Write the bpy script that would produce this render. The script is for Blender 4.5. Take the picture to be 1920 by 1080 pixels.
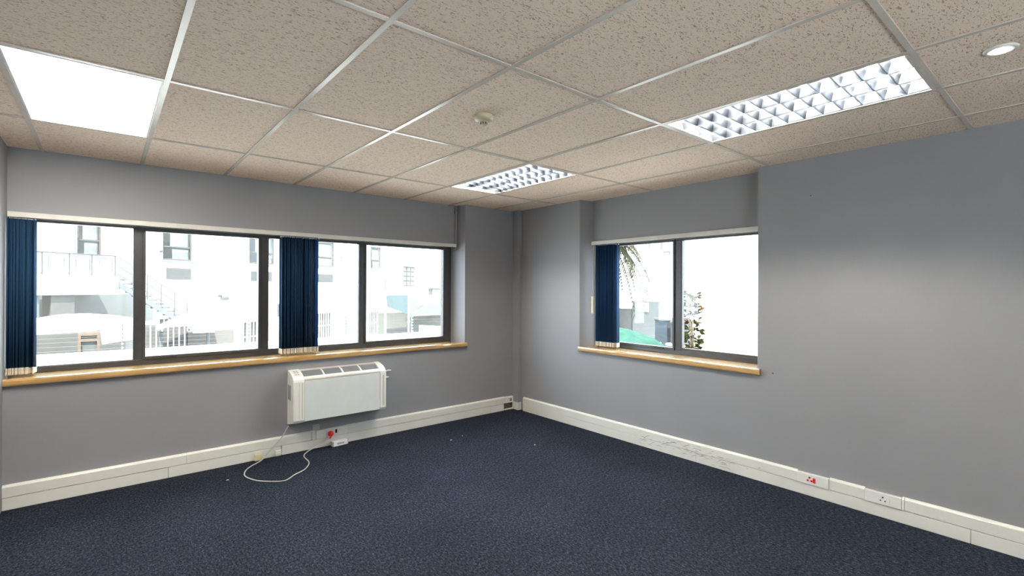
import bpy, bmesh, math, random
from mathutils import Vector, Matrix
random.seed(7)
PI = math.pi
sc = bpy.context.scene
for o in list(bpy.data.objects):
    bpy.data.objects.remove(o, do_unlink=True)
C = sc.collection

# ------------------------------------------------------------------ camera
H = 2.60                                   # ceiling height, z = 0 is the carpet
yaw, pitch, roll = 0.695012, 0.0013636, 0.0046284
cy, sy, cp, sp, cr, sr = math.cos(yaw), math.sin(yaw), math.cos(pitch), math.sin(pitch), math.cos(roll), math.sin(roll)
fw = Vector((sy*cp, cy*cp, sp)); r0 = Vector((cy, -sy, 0)); u0 = r0.cross(fw)
rv = cr*r0 + sr*u0; uv = -sr*r0 + cr*u0
cam = bpy.data.objects.new('camera', bpy.data.cameras.new('camera'))
C.objects.link(cam)
cam.matrix_world = Matrix(((rv.x, uv.x, -fw.x, -4.191), (rv.y, uv.y, -fw.y, -4.953), (rv.z, uv.z, -fw.z, 1.583), (0, 0, 0, 1)))
cam.data.sensor_width = 36.0
cam.data.lens = 914.80/1920*36
cam.data.clip_start = 0.05; cam.data.clip_end = 500
sc.camera = cam

# ------------------------------------------------------------------ light and exposure
SKY, SUN, TUBE, OPAL, SPOT = 11.0, 31.0, 210.0, 28.0, 60.0
w = bpy.data.worlds.new('world'); sc.world = w; w.use_nodes = True
bg = w.node_tree.nodes['Background']
bg.inputs[0].default_value = (0.77, 0.885, 1.0, 1); bg.inputs[1].default_value = SKY
sun = bpy.data.objects.new('sun', bpy.data.lights.new('sun', 'SUN')); C.objects.link(sun)
sun.data.energy = SUN; sun.data.angle = math.radians(0.6); sun.data.color = (1.0, 0.96, 0.90)
sun.rotation_euler = Vector((-0.20, -0.42, 0.88)).to_track_quat('Z', 'Y').to_euler()
sc.view_settings.view_transform = 'Standard'; sc.view_settings.look = 'None'
sc.view_settings.exposure = 0.30; sc.view_settings.gamma = 1.0
sc.view_settings.use_curve_mapping = False
sc.cycles.max_bounces = 12; sc.cycles.diffuse_bounces = 8; sc.cycles.glossy_bounces = 5
sc.cycles.transparent_max_bounces = 12
sc.cycles.caustics_reflective = False; sc.cycles.caustics_refractive = False
sc.cycles.sample_clamp_indirect = 6.0

# ------------------------------------------------------------------ materials
def nt(name):
    m = bpy.data.materials.new(name); m.use_nodes = True
    n = m.node_tree.nodes; l = m.node_tree.links
    b = n['Principled BSDF']
    return m, n, l, b
def coords(n, l, scale=(1, 1, 1), rand=False):
    tc = n.new('ShaderNodeTexCoord'); mp = n.new('ShaderNodeMapping'); mp.inputs['Scale'].default_value = scale
    if rand:
        oi = n.new('ShaderNodeObjectInfo'); mu = n.new('ShaderNodeVectorMath'); mu.operation = 'MULTIPLY_ADD'
        cx = n.new('ShaderNodeCombineXYZ')
        for i in range(3): l.new(oi.outputs['Random'], cx.inputs[i])
        mu.inputs[1].default_value = (37.0, 53.0, 11.0)
        l.new(cx.outputs[0], mu.inputs[0]); l.new(tc.outputs['Object'], mu.inputs[2]); l.new(mu.outputs[0], mp.inputs['Vector'])
    else:
        l.new(tc.outputs['Object'], mp.inputs['Vector'])
    return mp.outputs[0]
def noise(n, l, vec, scale, detail=2.0, rough=0.5, dist=0.0):
    t = n.new('ShaderNodeTexNoise'); t.inputs['Scale'].default_value = scale; t.inputs['Detail'].default_value = detail
    t.inputs['Roughness'].default_value = rough; t.inputs['Distortion'].default_value = dist
    l.new(vec, t.inputs['Vector']); return t.outputs['Fac']
def ramp(n, l, fac, stops):
    r = n.new('ShaderNodeValToRGB'); e = r.color_ramp.elements
    while len(e) < len(stops): e.new(0.5)
    for k, (p, c) in enumerate(stops):
        e[k].position = p; e[k].color = c if len(c) == 4 else (*c, 1)
    l.new(fac, r.inputs[0]); return r.outputs[0]
def bump(n, l, h, b, strength=0.2, dist=0.002):
    bp = n.new('ShaderNodeBump'); bp.inputs['Strength'].default_value = strength; bp.inputs['Distance'].default_value = dist
    l.new(h, bp.inputs['Height']); l.new(bp.outputs[0], b.inputs['Normal'])
def sh(c, k): return tuple(min(1, x*k) for x in c)
def plain(name, col, rough=0.5, metal=0.0, vary=0.06, scale=9.0, bmp=0.0, bscale=200, spec=0.5):
    m, n, l, b = nt(name)
    v = coords(n, l)
    l.new(ramp(n, l, noise(n, l, v, scale, 3), [(0.3, sh(col, 1-vary)), (0.7, sh(col, 1+vary))]), b.inputs['Base Color'])
    b.inputs['Roughness'].default_value = rough; b.inputs['Metallic'].default_value = metal
    b.inputs['Specular IOR Level'].default_value = spec
    if bmp: bump(n, l, noise(n, l, v, bscale, 2), b, bmp, 0.001)
    return m
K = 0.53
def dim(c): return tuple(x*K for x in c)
def emit(name, col, s):
    m, n, l, b = nt(name)
    b.inputs['Base Color'].default_value = (0.9, 0.9, 0.9, 1)
    b.inputs['Emission Color'].default_value = (*col, 1); b.inputs['Emission Strength'].default_value = s
    return m

M = {}
M['wall'] = plain('painted_plaster_grey', (0.278, 0.282, 0.304), 0.55, vary=0.025, scale=2.2, bmp=0.25, bscale=160, spec=0.3)
M['trunk'] = plain('white_trunking', (0.74, 0.745, 0.70), 0.38, vary=0.03, scale=5)
M['trunk_b'] = plain('white_socket_plastic', (0.80, 0.80, 0.77), 0.3, vary=0.02)
M['rail'] = plain('white_ceiling_rail', (0.66, 0.595, 0.53), 0.27, vary=0.04)
M['alu'] = plain('dark_bronze_aluminium', (0.060, 0.062, 0.066), 0.38, 0.35, vary=0.08, scale=14)
M['rubber'] = plain('black_gasket', (0.02, 0.02, 0.02), 0.6)
M['headrail'] = plain('ivory_headrail', (0.66, 0.64, 0.60), 0.3)
M['white'] = plain('white_plastic', (0.80, 0.80, 0.78), 0.35, vary=0.02)
M['heater'] = plain('heater_casing', (0.80, 0.80, 0.76), 0.38, vary=0.02)
M['panel'] = plain('heater_panel', (0.70, 0.745, 0.735), 0.35, vary=0.02)
M['grille'] = plain('dark_grille', (0.10, 0.105, 0.11), 0.5)
M['slat'] = plain('grey_slat', (0.26, 0.27, 0.28), 0.45)
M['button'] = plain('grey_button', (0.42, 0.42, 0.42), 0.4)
M['red'] = plain('red_plastic', (0.75, 0.02, 0.02), 0.3)
M['driver'] = plain('lilac_white_plastic', (0.84, 0.83, 0.90), 0.35, vary=0.02)
M['black'] = plain('black_plastic', (0.015, 0.015, 0.015), 0.4)
M['dark'] = plain('dark_hole', (0.03, 0.03, 0.03), 0.8)
M['cream'] = plain('aged_cream_plastic', (0.60, 0.54, 0.36), 0.35)
M['cable'] = plain('pale_grey_cable', (0.50, 0.50, 0.47), 0.45)
M['weight'] = plain('bottom_weight', (0.66, 0.62, 0.53), 0.4, vary=0.12, scale=60)
M['crumb'] = plain('debris', (0.75, 0.74, 0.72), 0.7)
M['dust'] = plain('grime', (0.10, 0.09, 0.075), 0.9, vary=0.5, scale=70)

def carpet():
    m, n, l, b = nt('navy_carpet')
    v = coords(n, l)
    fine = noise(n, l, v, 240, 3, 0.78)
    v2 = coords(n, l, (1.0, 0.55, 1.0))
    mid = noise(n, l, v2, 85, 3, 0.75, 0.4)
    big = noise(n, l, v, 1.3, 3, 0.55)
    mm = n.new('ShaderNodeMath'); mm.operation = 'MULTIPLY'; l.new(fine, mm.inputs[0]); l.new(mid, mm.inputs[1])
    c = ramp(n, l, mm.outputs[0], [(0.12, (0.002, 0.003, 0.005)), (0.22, (0.012, 0.015, 0.022)), (0.29, (0.027, 0.034, 0.049)), (0.37, (0.076, 0.090, 0.118))])
    mx = n.new('ShaderNodeMix'); mx.data_type = 'RGBA'; mx.blend_type = 'MULTIPLY'; mx.inputs[0].default_value = 1.0
    l.new(c, mx.inputs['A']); l.new(ramp(n, l, big, [(0.32, (0.80, 0.82, 0.84)), (0.70, (1.12, 1.10, 1.12))]), mx.inputs['B'])
    l.new(mx.outputs['Result'], b.inputs['Base Color'])
    b.inputs['Roughness'].default_value = 0.95; b.inputs['Specular IOR Level'].default_value = 0.04
    bump(n, l, fine, b, 0.8, 0.004)
    return m
M['carpet'] = carpet()

def ceil_tile():
    m, n, l, b = nt('fissured_mineral_tile')
    v = coords(n, l, (1, 1, 1), rand=True)
    va = n.new('ShaderNodeMapping'); va.inputs['Scale'].default_value = (0.40, 1.0, 1.0); va.inputs['Rotation'].default_value = (0, 0, 0.15)
    l.new(v, va.inputs['Vector'])
    worm = noise(n, l, va.outputs[0], 150, 1.0, 0.5, 1.2)
    pin = noise(n, l, v, 260, 2, 0.6)
    w1 = ramp(n, l, worm, [(0.33, (0, 0, 0)), (0.42, (1, 1, 1))])
    p1 = ramp(n, l, pin, [(0.30, (0.62, 0.62, 0.62)), (0.40, (1, 1, 1))])
    mx = n.new('ShaderNodeMix'); mx.data_type = 'RGBA'; mx.inputs['A'].default_value = (0.47, 0.365, 0.275, 1); mx.inputs['B'].default_value = (0.94, 0.77, 0.635, 1)
    l.new(w1, mx.inputs['Factor'])
    m2 = n.new('ShaderNodeMix'); m2.data_type = 'RGBA'; m2.blend_type = 'MULTIPLY'; m2.inputs['Factor'].default_value = 0.5
    l.new(mx.outputs['Result'], m2.inputs['A']); l.new(p1, m2.inputs['B'])
    l.new(m2.outputs['Result'], b.inputs['Base Color'])
    b.inputs['Roughness'].default_value = 0.9; b.inputs['Specular IOR Level'].default_value = 0.1
    bump(n, l, w1, b, 0.35, 0.002)
    return m
M['tile'] = ceil_tile()

def wood():
    m, n, l, b = nt('varnished_pine')
    v = coords(n, l, (1.2, 14, 14))
    g = noise(n, l, v, 2.6, 4, 0.6, 0.6)
    l.new(ramp(n, l, g, [(0.3, (0.44, 0.255, 0.088)), (0.55, (0.56, 0.345, 0.135)), (0.75, (0.63, 0.42, 0.19))]), b.inputs['Base Color'])
    b.inputs['Roughness'].default_value = 0.25; b.inputs['Coat Weight'].default_value = 1.0; b.inputs['Coat Roughness'].default_value = 0.04; b.inputs['Coat IOR'].default_value = 1.7
    return m
M['wood'] = wood()
def wood_y():
    m, n, l, b = nt('varnished_pine_crosswise')
    v = coords(n, l, (14, 1.2, 14))
    g = noise(n, l, v, 2.6, 4, 0.6, 0.6)
    l.new(ramp(n, l, g, [(0.3, (0.44, 0.255, 0.088)), (0.55, (0.56, 0.345, 0.135)), (0.75, (0.63, 0.42, 0.19))]), b.inputs['Base Color'])
    b.inputs['Roughness'].default_value = 0.25; b.inputs['Coat Weight'].default_value = 1.0; b.inputs['Coat Roughness'].default_value = 0.04; b.inputs['Coat IOR'].default_value = 1.7
    return m
M['wood_y'] = wood_y()

def fabric():
    m, n, l, b = nt('navy_blind_fabric')
    v = coords(n, l, (60, 60, 900))
    l.new(ramp(n, l, noise(n, l, v, 1.0, 2), [(0.35, (0.022, 0.060, 0.120)), (0.7, (0.040, 0.098, 0.185))]), b.inputs['Base Color'])
    b.inputs['Roughness'].default_value = 0.85; b.inputs['Specular IOR Level'].default_value = 0.08
    tr = n.new('ShaderNodeBsdfTranslucent'); tr.inputs[0].default_value = (0.11, 0.24, 0.50, 1)
    ms = n.new('ShaderNodeMixShader'); ms.inputs[0].default_value = 0.36
    l.new(b.outputs[0], ms.inputs[1]); l.new(tr.outputs[0], ms.inputs[2])
    l.new(ms.outputs[0], n['Material Output'].inputs['Surface'])
    return m
M['fabric'] = fabric()
def glass():
    m, n, l, b = nt('window_glass')
    n.remove(b)
    t = n.new('ShaderNodeBsdfTransparent'); g = n.new('ShaderNodeBsdfGlossy'); g.inputs['Roughness'].default_value = 0.02
    t.inputs[0].default_value = (0.96, 0.98, 0.97, 1)
    lw = n.new('ShaderNodeLayerWeight'); lw.inputs['Blend'].default_value = 0.5
    pw = n.new('ShaderNodeMath'); pw.operation = 'POWER'; pw.inputs[1].default_value = 5.0; l.new(lw.outputs['Facing'], pw.inputs[0])
    ma = n.new('ShaderNodeMath'); ma.operation = 'MULTIPLY_ADD'; ma.inputs[1].default_value = 0.9; ma.inputs[2].default_value = 0.03; l.new(pw.outputs[0], ma.inputs[0])
    ms = n.new('ShaderNodeMixShader'); l.new(ma.outputs[0], ms.inputs[0])
    l.new(t.outputs[0], ms.inputs[1]); l.new(g.outputs[0], ms.inputs[2])
    l.new(ms.outputs[0], n['Material Output'].inputs['Surface'])
    return m
M['glass'] = glass()
M['louvre'] = plain('satin_white_reflector', (0.52, 0.58, 0.67), 0.28, 0.75, vary=0.01)
M['tray'] = plain('white_tray', (0.75, 0.75, 0.75), 0.35)
M['tube'] = emit('fluorescent_tube', (1.0, 0.93, 0.82), TUBE)
M['opal'] = emit('lit_opal_diffuser', (1.0, 0.93, 0.82), OPAL)
M['lens'] = emit('lit_downlight_lens', (1.0, 0.97, 0.9), SPOT)
# outside
M['brick'] = plain('red_brown_brick', (0.22, 0.16, 0.12), 0.85, vary=0.15, scale=4)
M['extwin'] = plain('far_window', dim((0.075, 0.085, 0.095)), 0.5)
M['roofing'] = plain('grey_bounce_roof', (0.27, 0.27, 0.26), 0.8, vary=0.06, scale=2)
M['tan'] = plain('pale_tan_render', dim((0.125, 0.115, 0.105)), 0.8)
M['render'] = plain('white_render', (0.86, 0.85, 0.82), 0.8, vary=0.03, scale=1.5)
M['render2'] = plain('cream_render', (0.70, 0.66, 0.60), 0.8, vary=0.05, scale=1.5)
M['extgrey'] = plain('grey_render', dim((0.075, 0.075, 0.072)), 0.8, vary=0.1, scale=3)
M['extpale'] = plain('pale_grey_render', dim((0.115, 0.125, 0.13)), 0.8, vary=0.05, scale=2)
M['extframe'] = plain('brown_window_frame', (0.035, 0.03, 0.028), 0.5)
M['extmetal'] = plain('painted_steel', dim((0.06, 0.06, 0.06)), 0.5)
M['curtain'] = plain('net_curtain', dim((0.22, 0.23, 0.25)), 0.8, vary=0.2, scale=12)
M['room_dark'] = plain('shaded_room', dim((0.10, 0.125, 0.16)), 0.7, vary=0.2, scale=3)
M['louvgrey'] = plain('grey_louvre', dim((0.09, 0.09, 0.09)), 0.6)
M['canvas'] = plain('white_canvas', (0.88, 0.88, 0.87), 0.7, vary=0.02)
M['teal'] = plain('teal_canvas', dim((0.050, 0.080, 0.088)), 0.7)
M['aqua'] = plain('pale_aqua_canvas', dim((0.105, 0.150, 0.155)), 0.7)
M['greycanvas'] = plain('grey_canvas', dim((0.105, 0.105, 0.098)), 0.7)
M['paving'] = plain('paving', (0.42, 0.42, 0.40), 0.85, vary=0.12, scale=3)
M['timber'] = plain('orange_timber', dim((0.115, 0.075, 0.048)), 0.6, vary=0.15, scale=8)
M['leaf'] = plain('olive_leaf', dim((0.030, 0.036, 0.010)), 0.7, vary=0.35, scale=6, spec=0.05)
M['leaf2'] = plain('autumn_leaf', dim((0.075, 0.034, 0.010)), 0.7, vary=0.3, scale=6, spec=0.05)
M['palm'] = plain('palm_leaf', dim((0.035, 0.034, 0.020)), 0.7, vary=0.35, scale=3, spec=0.05)
M['bark'] = plain('bark', (0.14, 0.10, 0.07), 0.9, vary=0.3, scale=12)
M['net'] = plain('green_netting', dim((0.032, 0.080, 0.062)), 0.9, vary=0.15, scale=5, spec=0.03)
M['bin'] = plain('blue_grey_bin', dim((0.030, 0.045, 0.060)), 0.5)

# ------------------------------------------------------------------ mesh helpers
class MB:
    """collects boxes, prisms, tubes and lathes and links them as one mesh object"""
    def __init__(s): s.v = []; s.f = []; s.sm = []
    def add(s, vs, fs, smooth=False):
        k = len(s.v); s.v += [tuple(p) for p in vs]; s.f += [tuple(i+k for i in f) for f in fs]; s.sm += [smooth]*len(fs); return s
    def box(s, x0, x1, y0, y1, z0, z1, bev=0.0):
        if x1 < x0: x0, x1 = x1, x0
        if y1 < y0: y0, y1 = y1, y0
        if z1 < z0: z0, z1 = z1, z0
        if bev:
            bm = bmesh.new()
            bmesh.ops.create_cube(bm, size=1.0, matrix=Matrix.Translation(((x0+x1)/2, (y0+y1)/2, (z0+z1)/2)) @ Matrix.Diagonal((x1-x0, y1-y0, z1-z0, 1)))
            bmesh.ops.bevel(bm, geom=bm.edges[:], offset=bev, segments=2, affect='EDGES', profile=0.5, clamp_overlap=True)
            bm.verts.index_update()
            s.add([v.co[:] for v in bm.verts], [[v.index for v in f.verts] for f in bm.faces]); bm.free(); return s
        return s.add([(x0, y0, z0), (x1, y0, z0), (x1, y1, z0), (x0, y1, z0), (x0, y0, z1), (x1, y0, z1), (x1, y1, z1), (x0, y1, z1)],
                     [(0, 3, 2, 1), (4, 5, 6, 7), (0, 1, 5, 4), (1, 2, 6, 5), (2, 3, 7, 6), (3, 0, 4, 7)])
    def prism(s, poly, a, b, axis='z', smooth=False):
        """poly in the plane across the axis: z -> (x, y), x -> (y, z), y -> (x, z)"""
        def P(p, t): return {'z': (p[0], p[1], t), 'x': (t, p[0], p[1]), 'y': (p[0], t, p[1])}[axis]
        n = len(poly); vs = [P(p, a) for p in poly] + [P(p, b) for p in poly]
        fs = [tuple(range(n)), tuple(range(2*n-1, n-1, -1))]
        s.add(vs, fs)
        k = len(s.v) - 2*n
        side = [(k+i, k+(i+1) % n, k+n+(i+1) % n, k+n+i) for i in range(n)]
        s.f += side; s.sm += [smooth]*n
        return s
    def tube(s, pts, r, n=8, caps=True):
        pts = [Vector(p) for p in pts]; rings = []; prev = None
        for i, p in enumerate(pts):
            t = (pts[min(i+1, len(pts)-1)] - pts[max(i-1, 0)]).normalized()
            if prev is None:
                a = t.orthogonal().normalized()
            else:
                a = (prev - t*prev.dot(t)).normalized()
            prev = a; b = t.cross(a); rr = r[i] if isinstance(r, (list, tuple)) else r
            rings.append([p + a*math.cos(2*PI*k/n)*rr + b*math.sin(2*PI*k/n)*rr for k in range(n)])
        vs = [q for ring in rings for q in ring]; fs = []
        for i in range(len(rings)-1):
            for k in range(n):
                fs.append((i*n+k, i*n+(k+1) % n, (i+1)*n+(k+1) % n, (i+1)*n+k))
        s.add(vs, fs, True)
        if caps: s.add(rings[0], [tuple(range(n-1, -1, -1))]); s.add(rings[-1], [tuple(range(n))])
        return s
    def lathe(s, prof, c=(0, 0, 0), n=28, axis='z'):
        vs = []; fs = []
        for (r, z) in prof:
            for k in range(n):
                a = 2*PI*k/n; x, y = r*math.cos(a), r*math.sin(a)
                q = {'z': (x, y, z), 'y': (x, z, y), 'x': (z, x, y)}[axis]
                vs.append((q[0]+c[0], q[1]+c[1], q[2]+c[2]))
        m = len(prof)
        for i in range(m-1):
            for k in range(n): fs.append((i*n+k, i*n+(k+1) % n, (i+1)*n+(k+1) % n, (i+1)*n+k))
        s.add(vs, fs, True)
        s.add(vs[:n], [tuple(range(n-1, -1, -1))]); s.add(vs[-n:], [tuple(range(n))])
        return s
    def data(s, name, mat):
        me = bpy.data.meshes.new(name); me.from_pydata(s.v, [], s.f)
        bm = bmesh.new(); bm.from_mesh(me)
        for f, q in zip(bm.faces, s.sm): f.smooth = q
        bmesh.ops.recalc_face_normals(bm, faces=bm.faces[:]); bm.to_mesh(me); bm.free()
        for e in me.edges: pass
        me.materials.append(mat); return me
    def build(s, name, mat, parent=None, loc=(0, 0, 0), **props):
        return inst(name, s.data(name, mat), parent, loc, **props)
def inst(name, me, parent=None, loc=(0, 0, 0), rot=None, **props):
    o = bpy.data.objects.new(name, me); C.objects.link(o); o.location = loc
    if rot: o.rotation_euler = rot
    if parent: o.parent = parent
    for k, v in props.items(): o[k] = v
    return o
def thing(name, label, cat, loc=(0, 0, 0), rotz=0.0, group=None):
    o = bpy.data.objects.new(name, None); C.objects.link(o); o.empty_display_size = 0.05
    o.location = loc; o.rotation_euler = (0, 0, rotz); o['label'] = label; o['category'] = cat
    if group: o['group'] = group
    return o
def tag(o, label, cat, group=None):
    o['label'] = label; o['category'] = cat
    if group: o['group'] = group
    return o
def copy_tree(o, parent=None):
    c = o.copy(); C.objects.link(c); c.parent = parent
    for ch in list(o.children): copy_tree(ch, c)
    return c

# ------------------------------------------------------------------ room shell
ST = {'kind': 'structure'}
XL, YB = -8.0, -8.2                      # far ends of the room behind the camera
MB().box(XL, 0.4, YB, 0.4, -0.25, 0).build('floor', M['carpet'], **ST)

wl = MB()
wl.box(-4.745, -0.81, 0.0, 0.35, 0, 0.87)                                            # below the sill
wl.prism([(-0.81, 0), (-0.875, 0.25), (-0.875, 0.36), (0.38, 0.36), (0.38, 0.0)], 0, 2.75)   # right of the window
wl.box(-4.745, -0.86, 0.145, 0.36, 2.125, 2.75)                                      # bulkhead
wl.box(XL-0.3, -4.745, -0.17, 0.36, 0, 2.75)                                         # projecting end wall
wl.box(-4.745, -0.81, 0.30, 0.36, 0.80, 0.93)
wl.build('wall_left', M['wall'], **ST)

wr = MB()
wr.prism([(0, 0.0), (0, -1.141), (0.2, -1.193), (0.38, -1.193), (0.38, 0.0)], 0, 2.75)
wr.box(0, 0.38, -1.141, -3.136, 0, 0.87)
wr.box(0.17, 0.38, -1.15, -3.136, 2.125, 2.75)
wr.box(0, 0.38, -3.136, YB, 0, 2.75)
wr.box(0.32, 0.38, -1.193, -3.136, 0.80, 0.93)
wr.build('wall_right', M['wall'], **ST)
wb = MB()                                 # the wall behind the camera carries an unseen window strip, added for light
for a, b, c, d in ((XL-0.3, -7.2, 0, 2.75), (-2.2, 0.38, 0, 2.75), (-7.2, -2.2, 0, 0.6), (-7.2, -2.2, 2.15, 2.75)): wb.box(a, b, YB-0.3, YB, c, d)
wb.build('wall_back', M['wall'], **ST)
MB().box(XL-0.3, XL, YB, -0.17, 0, 2.75).build('wall_far_left', M['wall'], **ST)
# boxed pipe in the corner, with its little skirting foot
cb = MB().box(-0.054, -0.0005, -0.125, -0.0005, 0.10, H+0.02, 0.006).build('trim_1', M['wall'], **ST)
MB().box(-0.056, -0.0005, -0.128, -0.0005, 0.0, 0.10, 0.004).build('pipe_box_foot', M['trunk'], cb)

# ceiling: slab, grid of rails and separate tiles
ceil = MB().box(XL-0.3, 0.45, YB-0.3, 0.45, 2.76, 3.05).build('ceiling', M['render'], **ST)
DX, DY = 0.60, 1.218
def vx(i): return -4.56 + DX*i
def uy(j): return -0.79 - DY*(j-1)
lights = {(5, 1): 'louvre', (5, 3): 'louvre', (0, 1): 'opal', (0, 3): 'louvre', (5, 5): 'louvre', (0, 5): 'louvre', (-5, 1): 'louvre', (-5, 3): 'louvre'}
full = MB().box(-DX/2+0.003, DX/2-0.003, -DY/2+0.003, DY/2-0.003, 0, 0.014, 0.002).data('ceiling_tile', M['tile'])
XR = 0.17
for i in range(-6, 8):
    for j in range(0, 7):
        if (i, j) in lights: continue
        x0, x1 = vx(i), vx(i+1); y1, y0 = uy(j), uy(j+1)
        x1 = min(x1, XR); y1 = min(y1, 0.145); x0 = max(x0, XL); y0 = max(y0, YB)
        if x1-x0 < 0.02 or y1-y0 < 0.02: continue
        cx, cyy = (x0+x1)/2, (y0+y1)/2
        if x1-x0 > DX-0.01 and y1-y0 > DY-0.01:
            inst('ceiling_tile', full, ceil, (cx, cyy, H+0.006+random.uniform(0, 0.0012)))
        else:
            hx, hy = (x1-x0)/2-0.001, (y1-y0)/2-0.001
            MB().box(-hx, hx, -hy, hy, 0, 0.014).build('ceiling_tile', M['tile'], ceil, (cx, cyy, H+0.006))
for i in range(-5, 8):
    MB().box(vx(i)-0.012, vx(i)+0.012, YB, 0.145, H, H+0.005).build('ceiling_rail', M['rail'], ceil)
for j in range(1, 7):
    for i in range(-6, 8):
        a, b = max(vx(i)+0.012, XL), min(vx(i+1)-0.012, XR)
        if b > a: MB().box(a, b, uy(j)-0.012, uy(j)+0.012, H+0.0006, H+0.0052).build('ceiling_rail', M['rail'], ceil)

# ------------------------------------------------------------------ windows
def window(name, pl, along, segs, z0, z1, depth0, depth1, glass_z, mull):
    """segs: list of (a, b, sash) pane extents along the wall; frame members become separate children"""
    root = thing(name, '', 'window'); del root['label']; del root['category']; root['kind'] = 'structure'
    def bx(mb, a0, a1, d0, d1, zz0, zz1, bev=0.003):
        if along == 'x': mb.box(a0, a1, d0, d1, zz0, zz1, bev)
        else: mb.box(d0, d1, a0, a1, zz0, zz1, bev)
        return mb
    A0, A1 = pl
    bx(MB(), A0, A1, depth0, depth1, z0, z0+0.045).build('frame_rail', M['alu'], root)
    bx(MB(), A0, A1, depth0, depth1, z1-0.05, z1).build('frame_rail', M['alu'], root)
    for (m0, m1) in mull:
        bx(MB(), m0, m1, depth0, depth1, z0+0.045, z1-0.05).build('mullion', M['alu'], root)
    for (a, b, sash, g0, g1) in segs:
        lo, hi = z0+0.045, z1-0.05
        if sash:
            s = MB(); d0, d1 = depth0-0.012, depth0+0.03
            e = 0.022
            bx(s, a-e, b+e, d0, d1, g0-e-0.004, g0); bx(s, a-e, b+e, d0, d1, g1, g1+e)
            bx(s, a-e, a, d0, d1, g0-0.001, g1+0.001); bx(s, b, b+e, d0, d1, g0-0.001, g1+0.001)
            so = s.build('sash', M['alu'], root)
            k = MB(); mid = (a+b)/2                     # pair of small stays on the lower rail
            for q in (a+0.10, b-0.22):
                bx(k, q, q+0.12, d0-0.008, d0-0.001, g0-0.020, g0-0.008, 0.002)
            k.build('window_stay', M['rubber'], so)
        gk = MB(); bx(gk, a, b, depth0+0.012, depth0+0.017, g0, g1, 0); gk.build('window_pane', M['glass'], root)
        bead = MB()
        if not sash:
            bx(bead, a-0.03, a, depth0+0.004, depth0+0.03, g0, g1); bx(bead, b, b+0.03, depth0+0.004, depth0+0.03, g0, g1)
            bx(bead, a-0.03, b+0.03, depth0+0.004, depth0+0.03, g0-0.03, g0); bx(bead, a-0.03, b+0.03, depth0+0.004, depth0+0.03, g1, g1+0.03)
            bead.build('glazing_bead', M['alu'], root)
    return root
window('window_1', (-4.744, -0.872), 'x', [(-4.70, -4.012, 0, 0.975, 2.078), (-3.927, -3.06, 1, 0.995, 2.055), (-2.965, -2.06, 0, 0.985, 2.062), (-1.975, -0.99, 1, 0.993, 2.057)],
       0.925, 2.124, 0.22, 0.28, None, [(-4.744, -4.702), (-4.01, -3.929), (-3.058, -2.967), (-2.058, -1.977), (-0.985, -0.872)])
window('window_2', (-3.135, -1.196), 'y', [(-2.185, -1.27, 1, 0.990, 2.068), (-3.09, -2.282, 0, 0.995, 2.075)],
       0.925, 2.124, 0.255, 0.315, None, [(-1.244, -1.196), (-2.278, -2.189), (-3.135, -3.093)])

window('window_added_rear', (-7.2, -2.2), 'x', [(-7.15, -5.57, 0, 0.67, 2.08), (-5.50, -3.90, 0, 0.67, 2.08), (-3.83, -2.25, 0, 0.67, 2.08)], 0.6, 2.15, YB-0.22, YB-0.16, None, [(-7.2, -7.15), (-5.57, -5.50), (-3.90, -3.83), (-2.25, -2.2)])  # unseen rear window, added to bring daylight onto ceiling and walls
# wooden sills with a rounded nose
def nose(front, back, top, t=0.052, r=0.012):
    return [(back, top-t), (front+r, top-t), (front+0.003, top-t+0.006), (front, top-t+r+0.004), (front, top-r-0.004), (front+0.004, top-0.004), (front+r+0.002, top), (back, top)]
s1 = MB().prism(nose(-0.034, 0.0, 0.925), -4.744, -0.792, 'x'); s1.box(-4.744, -0.862, -0.002, 0.222, 0.873, 0.925)
s1.prism([(-0.862, -0.002), (-0.805, -0.002), (-0.862, 0.222)], 0.873, 0.925, 'z')
tag(s1.build('window_sill', M['wood']), 'long varnished pine sill under the four-pane window', 'sill')
s2 = MB(); s2.prism(nose(-0.034, 0.0, 0.925), -3.165, -1.146, 'y')
s2.box(-0.002, 0.257, -3.134, -1.195, 0.873, 0.925)
s2.prism([(-0.002, -1.143), (-0.002, -1.2), (0.19, -1.2)], 0.873, 0.925, 'z')
tag(s2.build('window_sill', M['wood_y']), 'short varnished pine sill under the two-pane window', 'sill')

# ------------------------------------------------------------------ vertical blinds
Z0V, Z1V = 0.985, 2.088
def vane_mesh(width=0.092):
    m = MB(); k = 6; pts = []
    for i in range(k+1):
        t = i/k; pts.append((0.006*math.sin(PI*t), -width/2 + width*t))
    vs = []
    for z in (Z0V, Z1V-0.012):
        for (a, b) in pts: vs.append((a, b, z))
    for z in (Z0V, Z1V-0.012):
        for (a, b) in pts: vs.append((a+0.0008, b, z))
    n = k+1; fs = []
    for i in range(k):
        fs.append((i, i+1, n+i+1, n+i)); fs.append((2*n+i+1, 2*n+i, 3*n+i, 3*n+i+1))
        fs.append((i+1, i, 2*n+i, 2*n+i+1)); fs.append((n+i, n+i+1, 3*n+i+1, 3*n+i))
    fs.append((0, n, 3*n, 2*n)); fs.append((k, 2*n+k, 3*n+k, n+k))
    m.add(vs, fs, True); return m.data('vane', M['fabric'])
VM = vane_mesh()
wm = MB().box(-0.0035, 0.0035, -0.047, 0.047, 0.942, 0.990, 0.001)
wm.tube([(0, -0.047, 0.948), (0, -0.054, 0.944), (0, -0.047, 0.940)], 0.0015, 5)
WM = wm.data('vane_weight', M['weight'])
HM = MB().box(-0.003, 0.003, -0.012, 0.012, Z1V-0.016, Z1V-0.001).data('vane_hanger', M['white'])
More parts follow.
